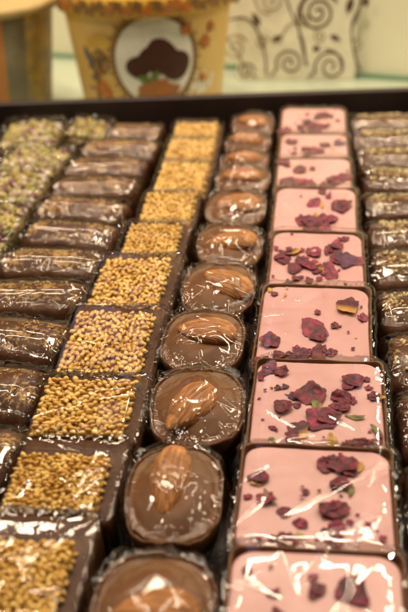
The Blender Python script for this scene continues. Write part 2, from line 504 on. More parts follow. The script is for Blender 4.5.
# --- petals
def petal(sd, mat, elong=1.0):
    rng = random.Random(sd); off = sd * 2.37
    nr, ns = 7, 26
    nc = rng.choice((4, 5, 6))
    angs = [2 * math.pi * (k + rng.uniform(-.3, .3)) / nc + .5 for k in range(nc)]
    rads = [rng.uniform(.62, 1.2) for _ in angs]
    mid = [((angs[k] + (angs[(k + 1) % nc] + (0 if k < nc - 1 else 2 * math.pi))) / 2, rng.uniform(.72, 1.02) * min(rads[k], rads[(k + 1) % nc])) for k in range(nc)]
    pr = sorted([(a % (2 * math.pi), b) for a, b in list(zip(angs, rads)) + mid])
    pr = [(pr[-1][0] - 2 * math.pi, pr[-1][1])] + pr + [(pr[0][0] + 2 * math.pi, pr[0][1])]
    angs = [p[0] for p in pr]; rads = [p[1] for p in pr]
    V = [(0, 0, 0)]; F = []
    for i in range(1, nr + 1):
        for k in range(ns):
            a = 2 * math.pi * k / ns
            rr = .56 * float(np.interp(a, angs, rads)) * i / nr
            if i == nr: rr *= 1 + rng.uniform(-.08, .08)
            V.append((rr * math.cos(a) / elong, rr * math.sin(a) * elong, 0))
    V = np.array(V)
    x, y = V[:, 0], V[:, 1]
    V[:, 2] = .55 * rng.uniform(-.2, 1) * x * x + .6 * rng.uniform(-.4, 1) * y * y + .16 * vnoise(V, 3.5, off) + .09 * (1 - np.abs(vnoise(V, 6, off))) + .04 * vnoise(V, 13, off)
    V[:, 2] += .30 * np.maximum(0, x * math.cos(off) + y * math.sin(off) - .12)
    V[:, 2] -= V[:, 2].min()
    for k in range(ns): F.append((0, 1 + k, 1 + (k + 1) % ns))
    for i in range(nr - 1):
        for k in range(ns):
            a = 1 + i * ns + k; b = 1 + i * ns + (k + 1) % ns
            F.append((a, a + ns, b + ns, b))
    n = len(V)
    T = V + np.array([0, 0, .03])
    F2 = F + [tuple(reversed([q + n for q in f])) for f in F]
    o = 1 + (nr - 1) * ns
    for k in range(ns):
        a, b = o + k, o + (k + 1) % ns
        F2.append((b, a, a + n, b + n))
    F2 = [tuple(reversed(f)) for f in F2]
    return mesh_from('petal', np.concatenate([V, T]), F2, mat)
PET = {c: [petal(ci * 11 + i, M[m], 1.5 if c in 'go' else 1.08) for i in range(6)] for ci, (c, m) in enumerate((('d', 'petal'), ('m', 'petalm'), ('y', 'petaly'), ('g', 'petalg'), ('v', 'petal_reflect'), ('o', 'petalo')))}

# --- almond cup
AH = 1.55
ALM = {}
def cup(sd):
    def j(V):
        V = V.copy(); th = np.arctan2(V[:, 1], V[:, 0])
        k = sstep(.9, AH, V[:, 2])
        V[:, 2] += k * .045 * vnoise(np.stack([np.cos(th), np.sin(th), th * 0 + sd + 20], -1), 9) + k * .03 * vnoise(np.stack([np.cos(th), np.sin(th), th * 0 + sd], -1), 4)
        r = 1 + .02 * vnoise(np.stack([np.cos(th), np.sin(th), V[:, 2] * .4 + sd], -1), 3) * (0.4 + k)
        V[:, 0] *= r; V[:, 1] *= r
        return V
    q = ring_q(120)
    return loft('almond_cup', lambda ins: se_outline(1.12 - ins, 1.22 - ins, 2.7, q),
                [(.42, 0), (.36, .05), (.10, .9), (0, AH - .05), (.015, AH), (.04, AH + .01), (.065, AH - .015), (.08, AH - .12), (.4, AH - .12)], M['rim'], 120, j)
ALM['cup'] = [cup(i * 5.1) for i in range(3)]
def gan(sd):
    def topz(x, y):
        r = np.sqrt((x / 1.05) ** 2 + (y / 1.15) ** 2)
        th = np.arctan2(y, x)
        P = np.stack([x, y, np.full_like(x, sd * 1.9)], -1)
        return AH - .015 + .13 * (1 - sstep(.45, 1.0, r)) - .035 * np.exp(-((r - .93) / .06) ** 2) + .010 * np.sin(th * 2 + r * 7 + sd) * sstep(.15, .5, r) + .012 * vnoise(P, 2)
    P, F, N = sheet(64, lambda q: se_outline(1.05, 1.15, 2.6, q), topz, AH - .2, .05)
    return mesh_from('ganache', P, F, M['gan'])
ALM['gan'] = [gan(i) for i in range(3)]
def almond(sd):
    V, F = [], []
    nr, ns = 22, 24
    off = sd * 4.1
    for i in range(nr + 1):
        t = i / nr
        y = math.cos(math.pi * t)
        r = math.sin(math.pi * t) ** .95 * (1 - .30 * y - .14 * y * y) if 0 < i < nr else 0.0
        for k in range(ns):
            a = 2 * math.pi * k / ns
            V.append((r * math.cos(a) * .47, y * .84, r * math.sin(a) * .28))
    V = np.array(V)
    a = np.arctan2(V[:, 2], V[:, 0])
    g = 1 + .03 * np.sin(a * 9 + vnoise(V, 2, off) * 4) + .03 * vnoise(V, 3, off)
    V[:, 0] *= g; V[:, 2] *= g
    for i in range(nr):
        for k in range(ns):
            p = i * ns + k; q = i * ns + (k + 1) % ns
            F.append((p, q, q + ns, p + ns))
    return mesh_from('almond', V, F, M['almond'])
ALM['alm'] = [almond(i) for i in range(4)]
def alm_film(sd):
    ang = random.Random(sd).uniform(0, 3)
    def topz(x, y):
        r = np.sqrt((x / 1.2) ** 2 + (y / 1.3) ** 2)
        return AH + .05 + .36 * (1 - sstep(.25, .98, r))
    base = film_disp(sd, 1.1, .09, 17, .05, .055, .025)
    rng = random.Random(sd + 99); k1 = rng.choice((11, 13, 15)); ph = rng.uniform(0, 6)
    def disp(P, m):
        th = np.arctan2(P[..., 1], P[..., 0])
        w = vnoise(P, 1.3, sd * 1.3) * 1.2
        pl = (1 - np.abs(np.sin(th * k1 / 2 + ph + w))) ** 2.5
        return base(P, m) + .05 * pl * sstep(.25, .68, m) * (1 - .6 * sstep(.76, 1, m)) + .012
    P, F, N = sheet(150, lambda q: se_outline(1.15, 1.25, 2.7, q), topz, .02, .12, disp)
    s = sstep(AH, .2, P[:, 2]); P[:, 0] *= 1 - .24 * s; P[:, 1] *= 1 - .24 * s
    return mesh_from('almond_film', P, F, M['film'])
ALM['film'] = [alm_film(60 + i) for i in range(6)]

# --- logs
def log_top(hx, hy, H, dome):
    def tz(x, y):
        return H - dome * (np.clip(np.abs(y) / hy, 0, 1)) ** 2.2 - .12 * (np.clip(np.abs(x) / hx, 0, 1)) ** 6
    return tz
def log_set(hx, hy, H, dome, r, rc, chips, crumbmat, csize, nv, seed0, bias, fmod, bodymat):
    tz = log_top(hx, hy, H, dome)
    R = {'body': [], 'crumb': [], 'film': []}
    for v in range(nv):
        off = seed0 + v * 6.7
        ol = lambda q, e=0: rr_outline(hx + e, hy + e, r, q)
        P, F, N = sheet(56, ol, tz, 0, rc, lambda P, m: .035 * vnoise(P, 1.6, off) + .02 * vnoise(P, 5, off))
        R['body'].append(mesh_from('log_body', P, cap_bottom(F, N), M[bodymat]))
        rng = random.Random(seed0 * 13 + v); h = Heap()
        n = 0; tries = 0
        while n < chips and tries < 20000:
            tries += 1
            x = rng.uniform(-hx + .1, hx - .1); y = rng.uniform(-hy + .05, hy - .03)
            dens = .5 + .9 * float(vnoise(np.array([x, y, off]), 1.3)) + bias * (y / hy)
            if rng.random() > dens: continue
            z = float(tz(np.array(x), np.array(y)))
            if abs(y) > hy - rc or abs(x) > hx - rc:
                z -= rc * .35
            s = csize * rng.choice((.45, .5, .6, .8, 1, 1.25))
            h.chip(rng, (x, y, z + s * .25), s); n += 1
        # a few on the front face
        for _ in range(chips // 9):
            x = rng.uniform(-hx + .15, hx - .15)
            h.chip(rng, (x, -hy - .0, H - dome - rc - abs(rng.gauss(0, .35))), csize * rng.uniform(.35, .8))
        R['crumb'].append(h.mesh('log_crumb', M[crumbmat]))
        t2 = lambda x, y: tz(x, y) + .07
        base = film_disp(seed0 + v, hx, .05 * fmod, 10, .05, .05 * fmod, .018)
        P, F, N = sheet(120, lambda q: rr_outline(hx + .07, hy + .06, r, q), t2, .02, rc, base)
        # the film is gathered at the two ends of the log
        e = sstep(hx - .25, hx + .15, np.abs(P[:, 0])) * sstep(.1, H, P[:, 2])
        P[:, 0] += np.sign(P[:, 0]) * e * .07 * (1 + vnoise(P, 3, off))
        R['film'].append(mesh_from('log_film', P, F, M['film']))
    return R
LOGB = log_set(1.54, .88, 1.85, .42, .32, .36, 150, 'crumb', .032, 4, 3, .5, 1.0, 'logdust')
LOGR = log_set(1.46, 1.0, 1.85, .34, .30, .30, 220, 'paleCrumb', .058, 4, 41, .45, 1.1, 'logpale')

# --- pistachio squares
PISH = 1.75
PIS = {'body': [], 'chip': [], 'film': []}
for v in range(3):
    P, F, N = sheet(40, lambda q: rr_outline(1.18, 1.28, .2, q), lambda x, y: PISH - .15 + 0 * x, 0, .12, lambda P, m: .04 * vnoise(P, 2.2, v * 9))
    PIS['body'].append(mesh_from('nougat_body', P, cap_bottom(F, N), M['nougat']))
    h = Heap(); rng = random.Random(500 + v)
    for _ in range(380):
        h.chip(rng, (rng.uniform(-1.1, 1.1), rng.uniform(-1.2, 1.2), PISH - .12 + rng.uniform(0, .1)), rng.uniform(.06, .19), rng.choice((0, 0, 0, 0, 1, 2, 3)))
    for _ in range(60):
        h.chip(rng, (rng.uniform(-1.1, 1.1), -1.28, rng.uniform(.9, PISH - .2)), rng.uniform(.05, .11), rng.choice((0, 0, 1, 2, 2, 3)))
    PIS['chip'].append(h.mesh('pistachio_chips', [M['pist'], M['greenchip'], M['purple'], M['palechip']]))
    P, F, N = sheet(90, lambda q: rr_outline(1.34, 1.5, .22, q), lambda x, y: PISH + .10 + 0 * x, .02, .14, film_disp(80 + v, 1.3, .14, 34, .05, .10, .05))
    PIS['film'].append(mesh_from('nougat_film', P, F, M['film']))

# ------------------------------------------------------------------ tray
FLOOR = 0.35
TX0, TX1, TY0 = -14.3, 5.7, 4.6
def tyb(x): return 37.3 + (x + 14.3) * 0.1      # back wall, inner foot
TT = 3.12
def poly_prism(name, pts, z0, z1, mat):
    n = len(pts)
    V = [(x, y, z0) for x, y in pts] + [(x, y, z1) for x, y in pts]
    F = [tuple(reversed(range(n))), tuple(range(n, 2 * n))] + [(i, (i + 1) % n, (i + 1) % n + n, i + n) for i in range(n)]
    return mesh_from(name, V, F, mat, False)
def bevel(o, w, seg=2):
    b = o.modifiers.new('bevel', 'BEVEL'); b.width = w * CM; b.segments = seg; b.limit_method = 'ANGLE'
    return o
tray = thing('sweets_tray', 'low dark brown tray holding the rows of film wrapped chocolates', 'tray', (-4.3, 22, 0))
ox, oy = -4.3, 22
def tp(name, pts, z0, z1):
    o = put(name, poly_prism(name, [(x - ox, y - oy) for x, y in pts], z0, z1, M['tray']), tray)
    return bevel(o, .07)
W = .55
tp('base', [(TX0 - W, TY0 - W), (TX1 + W, TY0 - W), (TX1 + W, tyb(TX1 + W) + W), (TX0 - W, tyb(TX0 - W) + W)], 0.01, FLOOR)
tp('rim_panel', [(TX0, tyb(TX0)), (TX1, tyb(TX1)), (TX1, tyb(TX1) + W), (TX0, tyb(TX0) + W)], FLOOR, TT)
tp('rim_panel', [(TX0, TY0 - W), (TX1, TY0 - W), (TX1, TY0), (TX0, TY0)], FLOOR, TT)
tp('rim_panel', [(TX0 - W, TY0 - W), (TX0, TY0 - W), (TX0, tyb(TX0) + W), (TX0 - W, tyb(TX0 - W) + W)], FLOOR, TT + .004)
tp('rim_panel', [(TX1, TY0 - W), (TX1 + W, TY0 - W), (TX1 + W, tyb(TX1 + W) + W), (TX1, tyb(TX1) + W)], FLOOR, TT + .004)

ORD = ['first', 'second', 'third', 'fourth', 'fifth', 'sixth', 'seventh', 'eighth', 'ninth', 'tenth', 'eleventh', 'twelfth', 'thirteenth', 'fourteenth']
rng = random.Random(5)

def place(x0, x1, yb, yf, w, l, H, top, tilt, yaw=0.0, roll=0.0):
    """root transform so the piece fills the slot x0..x1, yf..yb and its top centre is at height top"""
    sy = (yb - yf - .05) / l / math.cos(tilt)
    sx = (x1 - x0) / w
    L = sy * l
    dz = L / 2 * math.sin(tilt) + .02
    sz = (top - FLOOR - dz) / H
    # the tilt moves the top towards the viewer: compensate
    yc = (yb + yf) / 2 + H * sz * math.sin(tilt)
    return ((x0 + x1) / 2, yc, FLOOR + dz), (tilt, roll, yaw), (sx, sy, sz)

# ------------------------------------------------------------------ sesame row
YS = [36.4, 34.1, 31.4, 28.2, 25.5, 23.05, 19.85, 16.55, 14.15, 11.8, 9.1]
XL = [-5.65, -5.6, -5.5, -5.5, -5.7, -6.0, -6.1, -6.02, -5.86, -5.95]
XR = [-3.5, -3.45, -3.42, -3.5, -3.58, -3.5, -3.55, -3.4, -3.46, -3.62]
for i in range(10):
    loc, rot, sc = place(XL[i], XR[i], YS[i], YS[i + 1], 2.66, 2.66, SB_H + .12, 2.46, rad(7 + rng.uniform(-1, 1)), rad(rng.uniform(-2.0, .5)), rad(rng.uniform(-1.5, 1.5)))
    t = thing('sesame_square', 'chocolate square topped with golden sesame seeds, %s from the back rim of the tray' % ORD[i], 'chocolate', loc, rot, sc, 'sesame topped chocolate squares in a row')
    put('chocolate_base', SES['plate'], t)
    near = i >= 8
    sl = put('sesame_slab', SES['slab'], t, (.05 if i < 4 else 0, -.19 if near else 0, 0), (0, 0, 0), (1.10 if i < 4 else 1, .83 if near else 1, 1))
    tag(put('sesame_seeds', SES['seeds'][i % 4], sl), None, kind='stuff')
    put('film_wrapper', SES['film2'][i % 2] if near else SES['film'][i % 5], t)

# ------------------------------------------------------------------ pink row
YP = [38.1, 34.75, 31.55, 28.3, 24.6, 20.95, 17.2, 14.0, 11.1, 7.7]
PXL = [-1.05, -.98, -1.0, -1.0, -1.0, -1.12, -1.08, -1.16, -1.17]
PXR = [1.88, 1.87, 1.88, 1.88, 1.9, 1.9, 2.0, 1.95, 1.93]
SZ = {'K': .70, 'L': .49, 'M': .32, 'S': .19, 'x': .085}
def parse(s, x0, x1, y0, y1):
    out = []
    for tok in s.split():
        a, b, c = tok.split(',')
        out.append(((float(a) - x0) / (x1 - x0), (float(b) - y0) / (y1 - y0), c[0], c[1]))
    return out
PETALS = [
    parse('235,55,Ld 215,65,My 165,85,Mv 185,100,Ld 250,100,Md 225,105,Mm 90,125,Lm 70,130,Md 160,130,My 195,120,Ld 265,60,Md 140,110,Md', 65, 325, 25, 150),
    parse('105,185,Md 120,205,Sm 190,215,Lm 170,225,Md 245,195,Md 305,190,Lv 225,215,Md 120,220,Sm', 65, 330, 155, 245),
    parse('75,262,Ld 145,290,Ld 125,280,So 100,330,Ld 140,335,Lm 150,358,Ld 200,350,Lm 250,350,Ld 290,330,Ld 335,318,Ld 90,345,Md 185,340,Mm', 55, 350, 248, 372),
    parse('232,48,Md 210,80,Lm 235,85,So 305,85,Kd 170,125,Lm 195,130,Ld 215,120,Ly 235,128,Ld 265,122,Lm 170,155,Mo 210,155,Lm 250,148,Lm 290,78,Md 185,148,Mv', 65, 355, 38, 172),
    parse('110,250,Ly 80,275,Ld 60,272,Md 185,250,Lm 170,285,Km 120,300,Ld 205,300,My 245,245,Md 280,228,Lm 262,245,Ld 275,270,Ld 305,268,Kv 345,272,Lm 255,312,Lm 130,330,Md 175,335,Sd 285,360,Md 100,350,Mv 105,188,xd 205,285,So 150,275,Ld 245,290,Mm 225,310,Sy', 40, 365, 185, 370),
    parse('40,42,So 60,175,Ld 290,78,Ky 185,145,Km 212,190,Ld 150,202,Lv 120,205,Md 90,210,Mg 50,215,Sd 225,215,My 265,130,xd 90,55,xo 205,155,Ld 240,195,Md 330,80,xd 178,125,So', 25, 350, 30, 230),
    parse('60,50,Ld 90,60,Md 85,105,Sv 125,125,Mv 105,100,Sv 100,155,Ld 175,125,Kd 200,180,Km 190,150,Mg 255,125,Ld 285,75,Ld 270,95,Mm 330,95,Sm 355,120,My 50,112,xd 80,210,Sd 150,215,Ly 230,185,Ld 290,175,Mg 345,210,Mg 305,245,Ld 330,240,Md 275,245,Md 80,245,Sg 230,242,Mo 325,210,xm 240,150,Md 275,130,Mm 130,235,Md 325,70,Sd 50,190,xm 95,185,xd 210,230,xm', 25, 360, 25, 265),
    parse('60,92,Ld 50,108,So 88,140,Mg 125,172,Md 178,122,Sd 168,112,xd 226,55,Ld 270,55,Ld 285,70,Md 295,48,Ly 255,100,Ld 285,112,Mg 245,112,Sy 250,165,Ld 235,158,Mm 245,222,Ld 250,208,Mm 140,235,Ld 105,235,Sd 70,240,Sd 355,220,Sm 345,183,xm 322,188,xm 298,243,xm 300,170,xm 170,225,So', 20, 380, 10, 262),
    parse('8,14,Sd 52,24,Md 70,24,Ld 48,16,Sm 38,54,Ld 64,60,Kd 54,50,Sy 86,56,Kd 78,46,Md 30,70,Md 76,72,Lm 45,80,Md 92,82,Sm', 0, 100, 0, 100),
]
PLAB = ['pink chocolate square nearest the back rim, dark petals massed at its front edge',
        'thin looking pink square with a sparse line of faded petals across it',
        'pink chocolate square with dark petals along its front and one side, centre bare',
        'pink chocolate square with one petal clump in the middle, far half bare',
        'pink chocolate square with a thick band of curled rose petals across it',
        'pink chocolate square mostly bare, one big yellow based petal in a far corner',
        'pink chocolate square strewn all over with many small petals and green bits',
        'pink chocolate square with a green sepal and petals down the middle, blurred',
        'pink chocolate square nearest the camera, cut off by the picture edge']
for i in range(9):
    tilt = rad(6.5 + rng.uniform(-.8, .8))
    if i == 1: tilt = rad(3)
    loc, rot, sc = place(PXL[i], PXR[i], YP[i], YP[i + 1], 2.98, 3.24, PH, 2.5, tilt, rad([.0, -.5, -.5, -1.2, -1, -2.2, -1.2, -1.6, -.5][i]), rad(rng.uniform(-1, 1)))
    t = thing('pink_petal_square', PLAB[i], 'chocolate', loc, rot, sc, 'pink glazed squares with rose petals in a row')
    put('chocolate_shell', PNK['shell'][i % 3], t)
    put('pink_filling', PNK['fill'][i % 3], t)
    put('film_wrapper', PNK['film'][i % 6], t)
    extra = [(rng.gauss(u, .12), rng.gauss(v, .12), rng.choice('SSSxxM'), rng.choice('ddmmmd')) for (u, v, s, c) in rng.sample(PETALS[i], min(14, len(PETALS[i]) - 1))]
    extra += [(rng.random(), rng.random(), 'x', rng.choice('dmo')) for _ in range(3)]
    for j, (u, v, s, c) in enumerate(PETALS[i] + extra):
        x = -1.36 + 2.72 * min(max(u, .03), .97); y = 1.49 - 2.98 * min(max(v, .03), .97)
        k = SZ[s] * rng.uniform(.85, 1.15) * (1.0 if i > 4 else 1.12 if i > 2 else 1.35)
        zz = PH - .035 + .015 * (j % 3)
        put('rose_petal', rng.choice(PET[c]), t, (x, y, zz), (rng.uniform(-.2, .2), rng.uniform(-.2, .2), rng.uniform(0, 6.28)), (k, k, k * (rng.uniform(.4, .65) if k < .5 else rng.uniform(.28, .42))))

# ------------------------------------------------------------------ almond row
YA = [37.9, 35.1, 32.9, 31.1, 28.6, 25.55, 22.65, 19.82, 16.98, 14.05, 11.0, 8.2]
AX = [(-3.2, -1.22), (-3.22, -1.2), (-3.2, -1.18), (-3.3, -1.13), (-3.36, -1.13), (-3.4, -1.18), (-3.48, -1.22), (-3.6, -1.3), (-3.44, -1.1), (-3.46, -1.38), (-3.56, -1.25)]
AANG = [70, 85, 80, 95, 78, 85, 65, 84, 145, 172, 98]          # heading of the almond's long axis from +y, degrees
AOFF = [(0, 0), (-.1, 0), (0, 0), (0, 0), (.1, 0), (.1, .0), (.28, .05), (.1, .18), (-.15, -.18), (-.12, .18), (.0, -.15)]
AW = ['lying across the row', 'pointing along the row', 'set at a slant']
for i in range(11):
    l0 = YA[i] - YA[i + 1]
    gap = .22 if i < 8 else .3
    loc, rot, sc = place(AX[i][0], AX[i][1], YA[i], YA[i] - max(min(l0 - gap + .1, 2.75), 2.1), 2.4, 2.6, AH + .2, 2.56, rad(rng.uniform(7, 10)), rad(rng.uniform(-6, 6)), rad(rng.uniform(-2, 2)))
    a = AANG[i] % 180
    w = AW[0] if 60 < a < 120 else AW[1] if a < 25 or a > 155 else AW[2]
    t = thing('almond_cup', 'round chocolate cup with an almond %s, %s from the back rim' % (w, ORD[i]), 'chocolate', loc, rot, sc, 'round almond chocolate cups in a row')
    put('chocolate_cup', ALM['cup'][i % 3], t)
    put('ganache_filling', ALM['gan'][i % 3], t)
    put('almond', ALM['alm'][i % 4], t, (AOFF[i][0], AOFF[i][1], AH + .10), (rad(rng.uniform(-6, 6)), rad(rng.uniform(-8, 8)), rad(AANG[i])), (1, 1, 1))
    put('film_wrapper', ALM['film'][i % 6], t, (0, 0, 0), (0, 0, math.pi * (i % 2)))

# ------------------------------------------------------------------ log rows
YB = [37.0, 34.7, 32.45, 30.3, 28.2, 26.1, 24.0, 21.9, 19.7, 17.4, 14.9, 12.5, 10.3]
for i in range(12):
    x0 = -8.55 if i == 0 else -9.3 + rng.uniform(-.1, .1); x1 = -6.0 + [-.1, 0, -.1, .0, -.1, -.05, .0, .05, -.05, .0, .1, .1][i]
    loc, rot, sc = place(x0, x1, YB[i], YB[i + 1], 3.16, 2.0, 1.85, 2.55, rad(rng.uniform(-3, 3)), rad(rng.uniform(-4.5, 0)), rad(rng.uniform(-3, 3)))
    t = thing('crumb_log', 'dark chocolate log dusted with golden crumbs beside the sesame squares, %s from the back rim' % ORD[i], 'chocolate', loc, rot, sc, 'golden crumbed chocolate logs in a row')
    put('chocolate_body', LOGB['body'][i % 4], t)
    tag(put('crumb_topping', LOGB['crumb'][i % 4], t), None, kind='stuff')
    put('film_wrapper', LOGB['film'][(i * 3) % 4], t)
YR = [38.3, 36.0, 33.7, 31.4, 28.9, 26.6, 24.3, 21.75, 19.3, 16.6, 14.05, 11.5, 9.0]
for i in range(12):
    x0 = 2.1 + rng.uniform(-.04, .12); x1 = 5.25 + rng.uniform(-.15, .15)
    loc, rot, sc = place(x0, x1, YR[i], YR[i + 1], 3.06, 2.26, 1.85, 2.5, rad(rng.uniform(-3, 3)), rad(rng.uniform(-3, 2)), rad(rng.uniform(-3, 3)))
    t = thing('crumb_log', 'brown chocolate log with pale chunky crumbs beside the pink squares, %s from the back rim' % ORD[i], 'chocolate', loc, rot, sc, 'pale crumbed chocolate logs in a row')
    put('chocolate_body', LOGR['body'][i % 4], t)
    tag(put('crumb_topping', LOGR['crumb'][i % 4], t), None, kind='stuff')
    put('film_wrapper', LOGR['film'][(i * 3 + 1) % 4], t)

# ------------------------------------------------------------------ pistachio squares
PA = [(-13.2, -10.55, 36.9, 33.4), (-10.5, -8.7, 37.2, 34.6), (-12.1, -9.45, 33.2, 30.4), (-12.0, -9.45, 30.3, 27.4), (-12.0, -9.45, 27.3, 24.6), (-12.0, -9.45, 24.5, 21.8), (-12.0, -9.45, 21.7, 19.0)]
PL = ['in the far corner against the back rim', 'narrow, between corner and brown log', 'third from the back rim',
      'fourth from the back rim', 'fifth from the back rim', 'sixth from the back rim', 'hidden in front of the row']
for i, (x0, x1, yb, yf) in enumerate(PA[:6]):
    loc, rot, sc = place(x0, x1, yb, yf, 2.68, 3.0, PISH, 2.45, rad(rng.uniform(2, 7)), rad(rng.uniform(-7, 7)), rad(rng.uniform(-7, 7)))
    t = thing('pistachio_square', 'speckled yellow green pistachio square in film, ' + PL[i], 'sweet', loc, rot, sc, 'pistachio nougat squares in film')
    put('nougat_body', PIS['body'][i % 3], t)
    tag(put('chip_topping', PIS['chip'][i % 3], t), None, kind='stuff')
    put('film_wrapper', PIS['film'][i % 3], t)

# ------------------------------------------------------------------ counter, wall
tag(put('counter', poly_prism('counter', [(-70, -40), (70, -40), (70, 75), (-70, 75)], -3, 0, M['counter'])), None, kind='structure')
WA = np.array([-17.0, 60.3]); WB = np.array([3.4, 53.9])
wd = (WB - WA) / np.linalg.norm(WB - WA); wn = np.array([-wd[1], wd[0]])
p0 = WA - wd * 45; p1 = WB + wd * 60
def strip(a, b, t0, t1): return [tuple(a + wn * t0), tuple(b + wn * t0), tuple(b + wn * t1), tuple(a + wn * t1)]
tag(put('back_wall', poly_prism('back_wall', strip(p0, p1, 0, 3), 0.004, 21, M['wall'])), 'plain pale yellow green wall behind the tray and tins', 'wall')
tag(put('glass_ledge', poly_prism('glass_ledge', strip(p0, p1, -.35, -.004), 0.004, .28, M['edge'])), 'thin green glass edge running along the foot of the wall', 'ledge')

# ------------------------------------------------------------------ patterned box
def ribbon_into(h, pts, w, place_fn, mi=0, w_end=None, th=.03):
    pts = np.array(pts, float); n = len(pts)
    d = np.gradient(pts, axis=0); d /= np.maximum(np.linalg.norm(d, axis=1, keepdims=True), 1e-9)
    nn = np.stack([-d[:, 1], d[:, 0]], -1)
    ww = np.linspace(w, w if w_end is None else w_end, n)[:, None] / 2
    V = []
    for hh in (0.0, th):
        for sgn in (-1, 1):
            V += [place_fn(p[0], p[1], hh) for p in pts + nn * ww * sgn]
    F = []
    for i in range(n - 1):
        a, b, c, d_ = i, n + i, 2 * n + i, 3 * n + i
        F += [(c, c + 1, d_ + 1, d_), (a, c, d_, b)[::-1] if i == 0 else (a, a + 1, c + 1, c), (b, d_, d_ + 1, b + 1)]
    h.add(np.array(V), F, mi)
def blob_into(h, poly, place_fn, mi=0, th=.03, rings=6):
    n = len(poly); P = np.array(poly, float); c = P.mean(0)
    V = [place_fn(x, y, 0) for x, y in P]
    for k in range(rings):
        V += [place_fn(x, y, th) for x, y in c + (P - c) * (1 - k / rings)]
    V.append(place_fn(c[0], c[1], th))
    F = []
    for k in range(rings):
        o = k * n
        F += [(o + i, o + (i + 1) % n, o + n + (i + 1) % n, o + n + i) for i in range(n)]
    F += [(rings * n + i, rings * n + (i + 1) % n, (rings + 1) * n) for i in range(n)]
    h.add(np.array(V), F, mi)
def ell(cx, cy, a, b, ang=0, n=24, wav=0, k=0, ph=0):
    r = rad(ang); out = []
    for i in range(n):
        t = 2 * math.pi * i / n; s = 1 + wav * math.sin(k * t + ph)
        x, y = a * s * math.cos(t), b * s * math.sin(t)
        out.append((cx + x * math.cos(r) - y * math.sin(r), cy + x * math.sin(r) + y * math.cos(r)))
    return out
def leaf(cx, cy, l, w, ang):
    r = rad(ang); out = []
    prof = [(0, 0), (.25, .8), (.5, 1), (.75, .6), (1, 0), (.75, -.6), (.5, -1), (.25, -.8)]
    for (t, s) in prof:
        x, y = (t - .5) * l, s * w / 2
        out.append((cx + x * math.cos(r) - y * math.sin(r), cy + x * math.sin(r) + y * math.cos(r)))
    return out
def spiral(cx, cy, r, turns, a0, cw=1):
    n = int(30 * turns)
    return [(cx + r * (1 - .9 * i / n) * math.cos(rad(a0) + cw * 2 * math.pi * turns * i / n), cy + r * (1 - .9 * i / n) * math.sin(rad(a0) + cw * 2 * math.pi * turns * i / n)) for i in range(n + 1)]

M['cream'] = flat('box_cream', (0.80, 0.75, 0.60), .6)
M['scroll'] = flat('scroll_brown', (0.10, 0.045, 0.03), .6)
M['scroll2'] = flat('scroll_tan', (0.30, 0.20, 0.10), .6)
BXL, BXR, BY = -4.15, 3.1, 53.2
box = thing('patterned_box', 'cream box printed with brown spiral scrolls and leaves against the wall', 'box', ((BXL + BXR) / 2, BY, 0), (0, 0, rad(-1.5)))
hw = (BXR - BXL) / 2
bevel(put('carton', poly_prism('carton', [(-hw, 0), (hw, 0), (hw, .55), (-hw, .55)], .012, 10.5, M['cream']), box), .06)
def cardp(px, py): return ((px - 296) / 15.7, (80 - py) / 13.3 + .1)
def on_card(u, v, h_): return (u, -h_ - .004, v)
def Z(x, y): return cardp(220 + x / 2.17, y / 2.17)
hp = Heap()
def sp(x, y, r, turns, a0, cw, w=.17, mi=0):
    c = Z(x, y); ribbon_into(hp, spiral(c[0], c[1], r, turns, a0, cw), w * .75, on_card, mi, w * .7)
def cv(pts, w=.15, mi=0):
    # smooth curve through the given picture-plan points of the print
    P = [np.array(Z(*p)) for p in pts]; out = []
    for i in range(len(P) - 1):
        p0_ = P[max(i - 1, 0)]; p1_ = P[i]; p2_ = P[i + 1]; p3_ = P[min(i + 2, len(P) - 1)]
        for t in np.linspace(0, 1, 8, endpoint=False):
            out.append(.5 * (2 * p1_ + (p2_ - p0_) * t + (2 * p0_ - 5 * p1_ + 4 * p2_ - p3_) * t * t + (3 * p1_ - p0_ - 3 * p2_ + p3_) * t ** 3))
    out.append(P[-1]); ribbon_into(hp, out, w * .75, on_card, mi, w * .6)
sp(208, 60, 1.18, 2.3, 40, 1, .2); cv([(245, 45), (235, 28), (212, 22), (185, 32), (168, 58), (172, 95), (188, 150)], .19)
sp(112, 40, .78, 1.8, 150, -1, .13, 1); cv([(80, 0), (78, 30), (90, 55), (112, 62)], .13, 1)
sp(152, 146, .85, 1.7, 190, -1, .15); cv([(128, 150), (112, 170)], .14); sp(238, 152, 1.0, 1.8, 200, -1, .15); cv([(208, 160), (190, 172)], .14)
sp(38, 118, .8, 1.9, 30, 1, .13, 1); cv([(28, 70), (60, 68), (85, 90), (100, 130), (103, 168)], .17); cv([(130, 0), (150, 50), (180, 110), (185, 150)], .13)
cv([(300, 40), (278, 80), (285, 130), (300, 160)], .16); cv([(300, 0), (290, 60), (278, 85)], .12); cv([(262, 160), (250, 130), (225, 122)], .13)
sp(255, 12, .5, 1.5, 90, 1, .12, 1); sp(180, 75, .42, 1.5, 200, -1, .11, 1); sp(95, 110, .42, 1.5, 20, 1, .11, 1); sp(215, 100, .4, 1.4, 120, 1, .1, 1); sp(150, 20, .45, 1.5, 0, -1, .11, 1); sp(292, 115, .4, 1.4, 90, 1, .1, 1); cv([(20, 100), (50, 140), (62, 160)], .12, 1); cv([(130, 110), (145, 85), (165, 75)], .11, 1)
sp(60, 160, .55, 1.4, 0, 1, .13); cv([(72, 165), (82, 172)], .12); sp(20, 20, .6, 1.4, 0, 1, .12, 1)
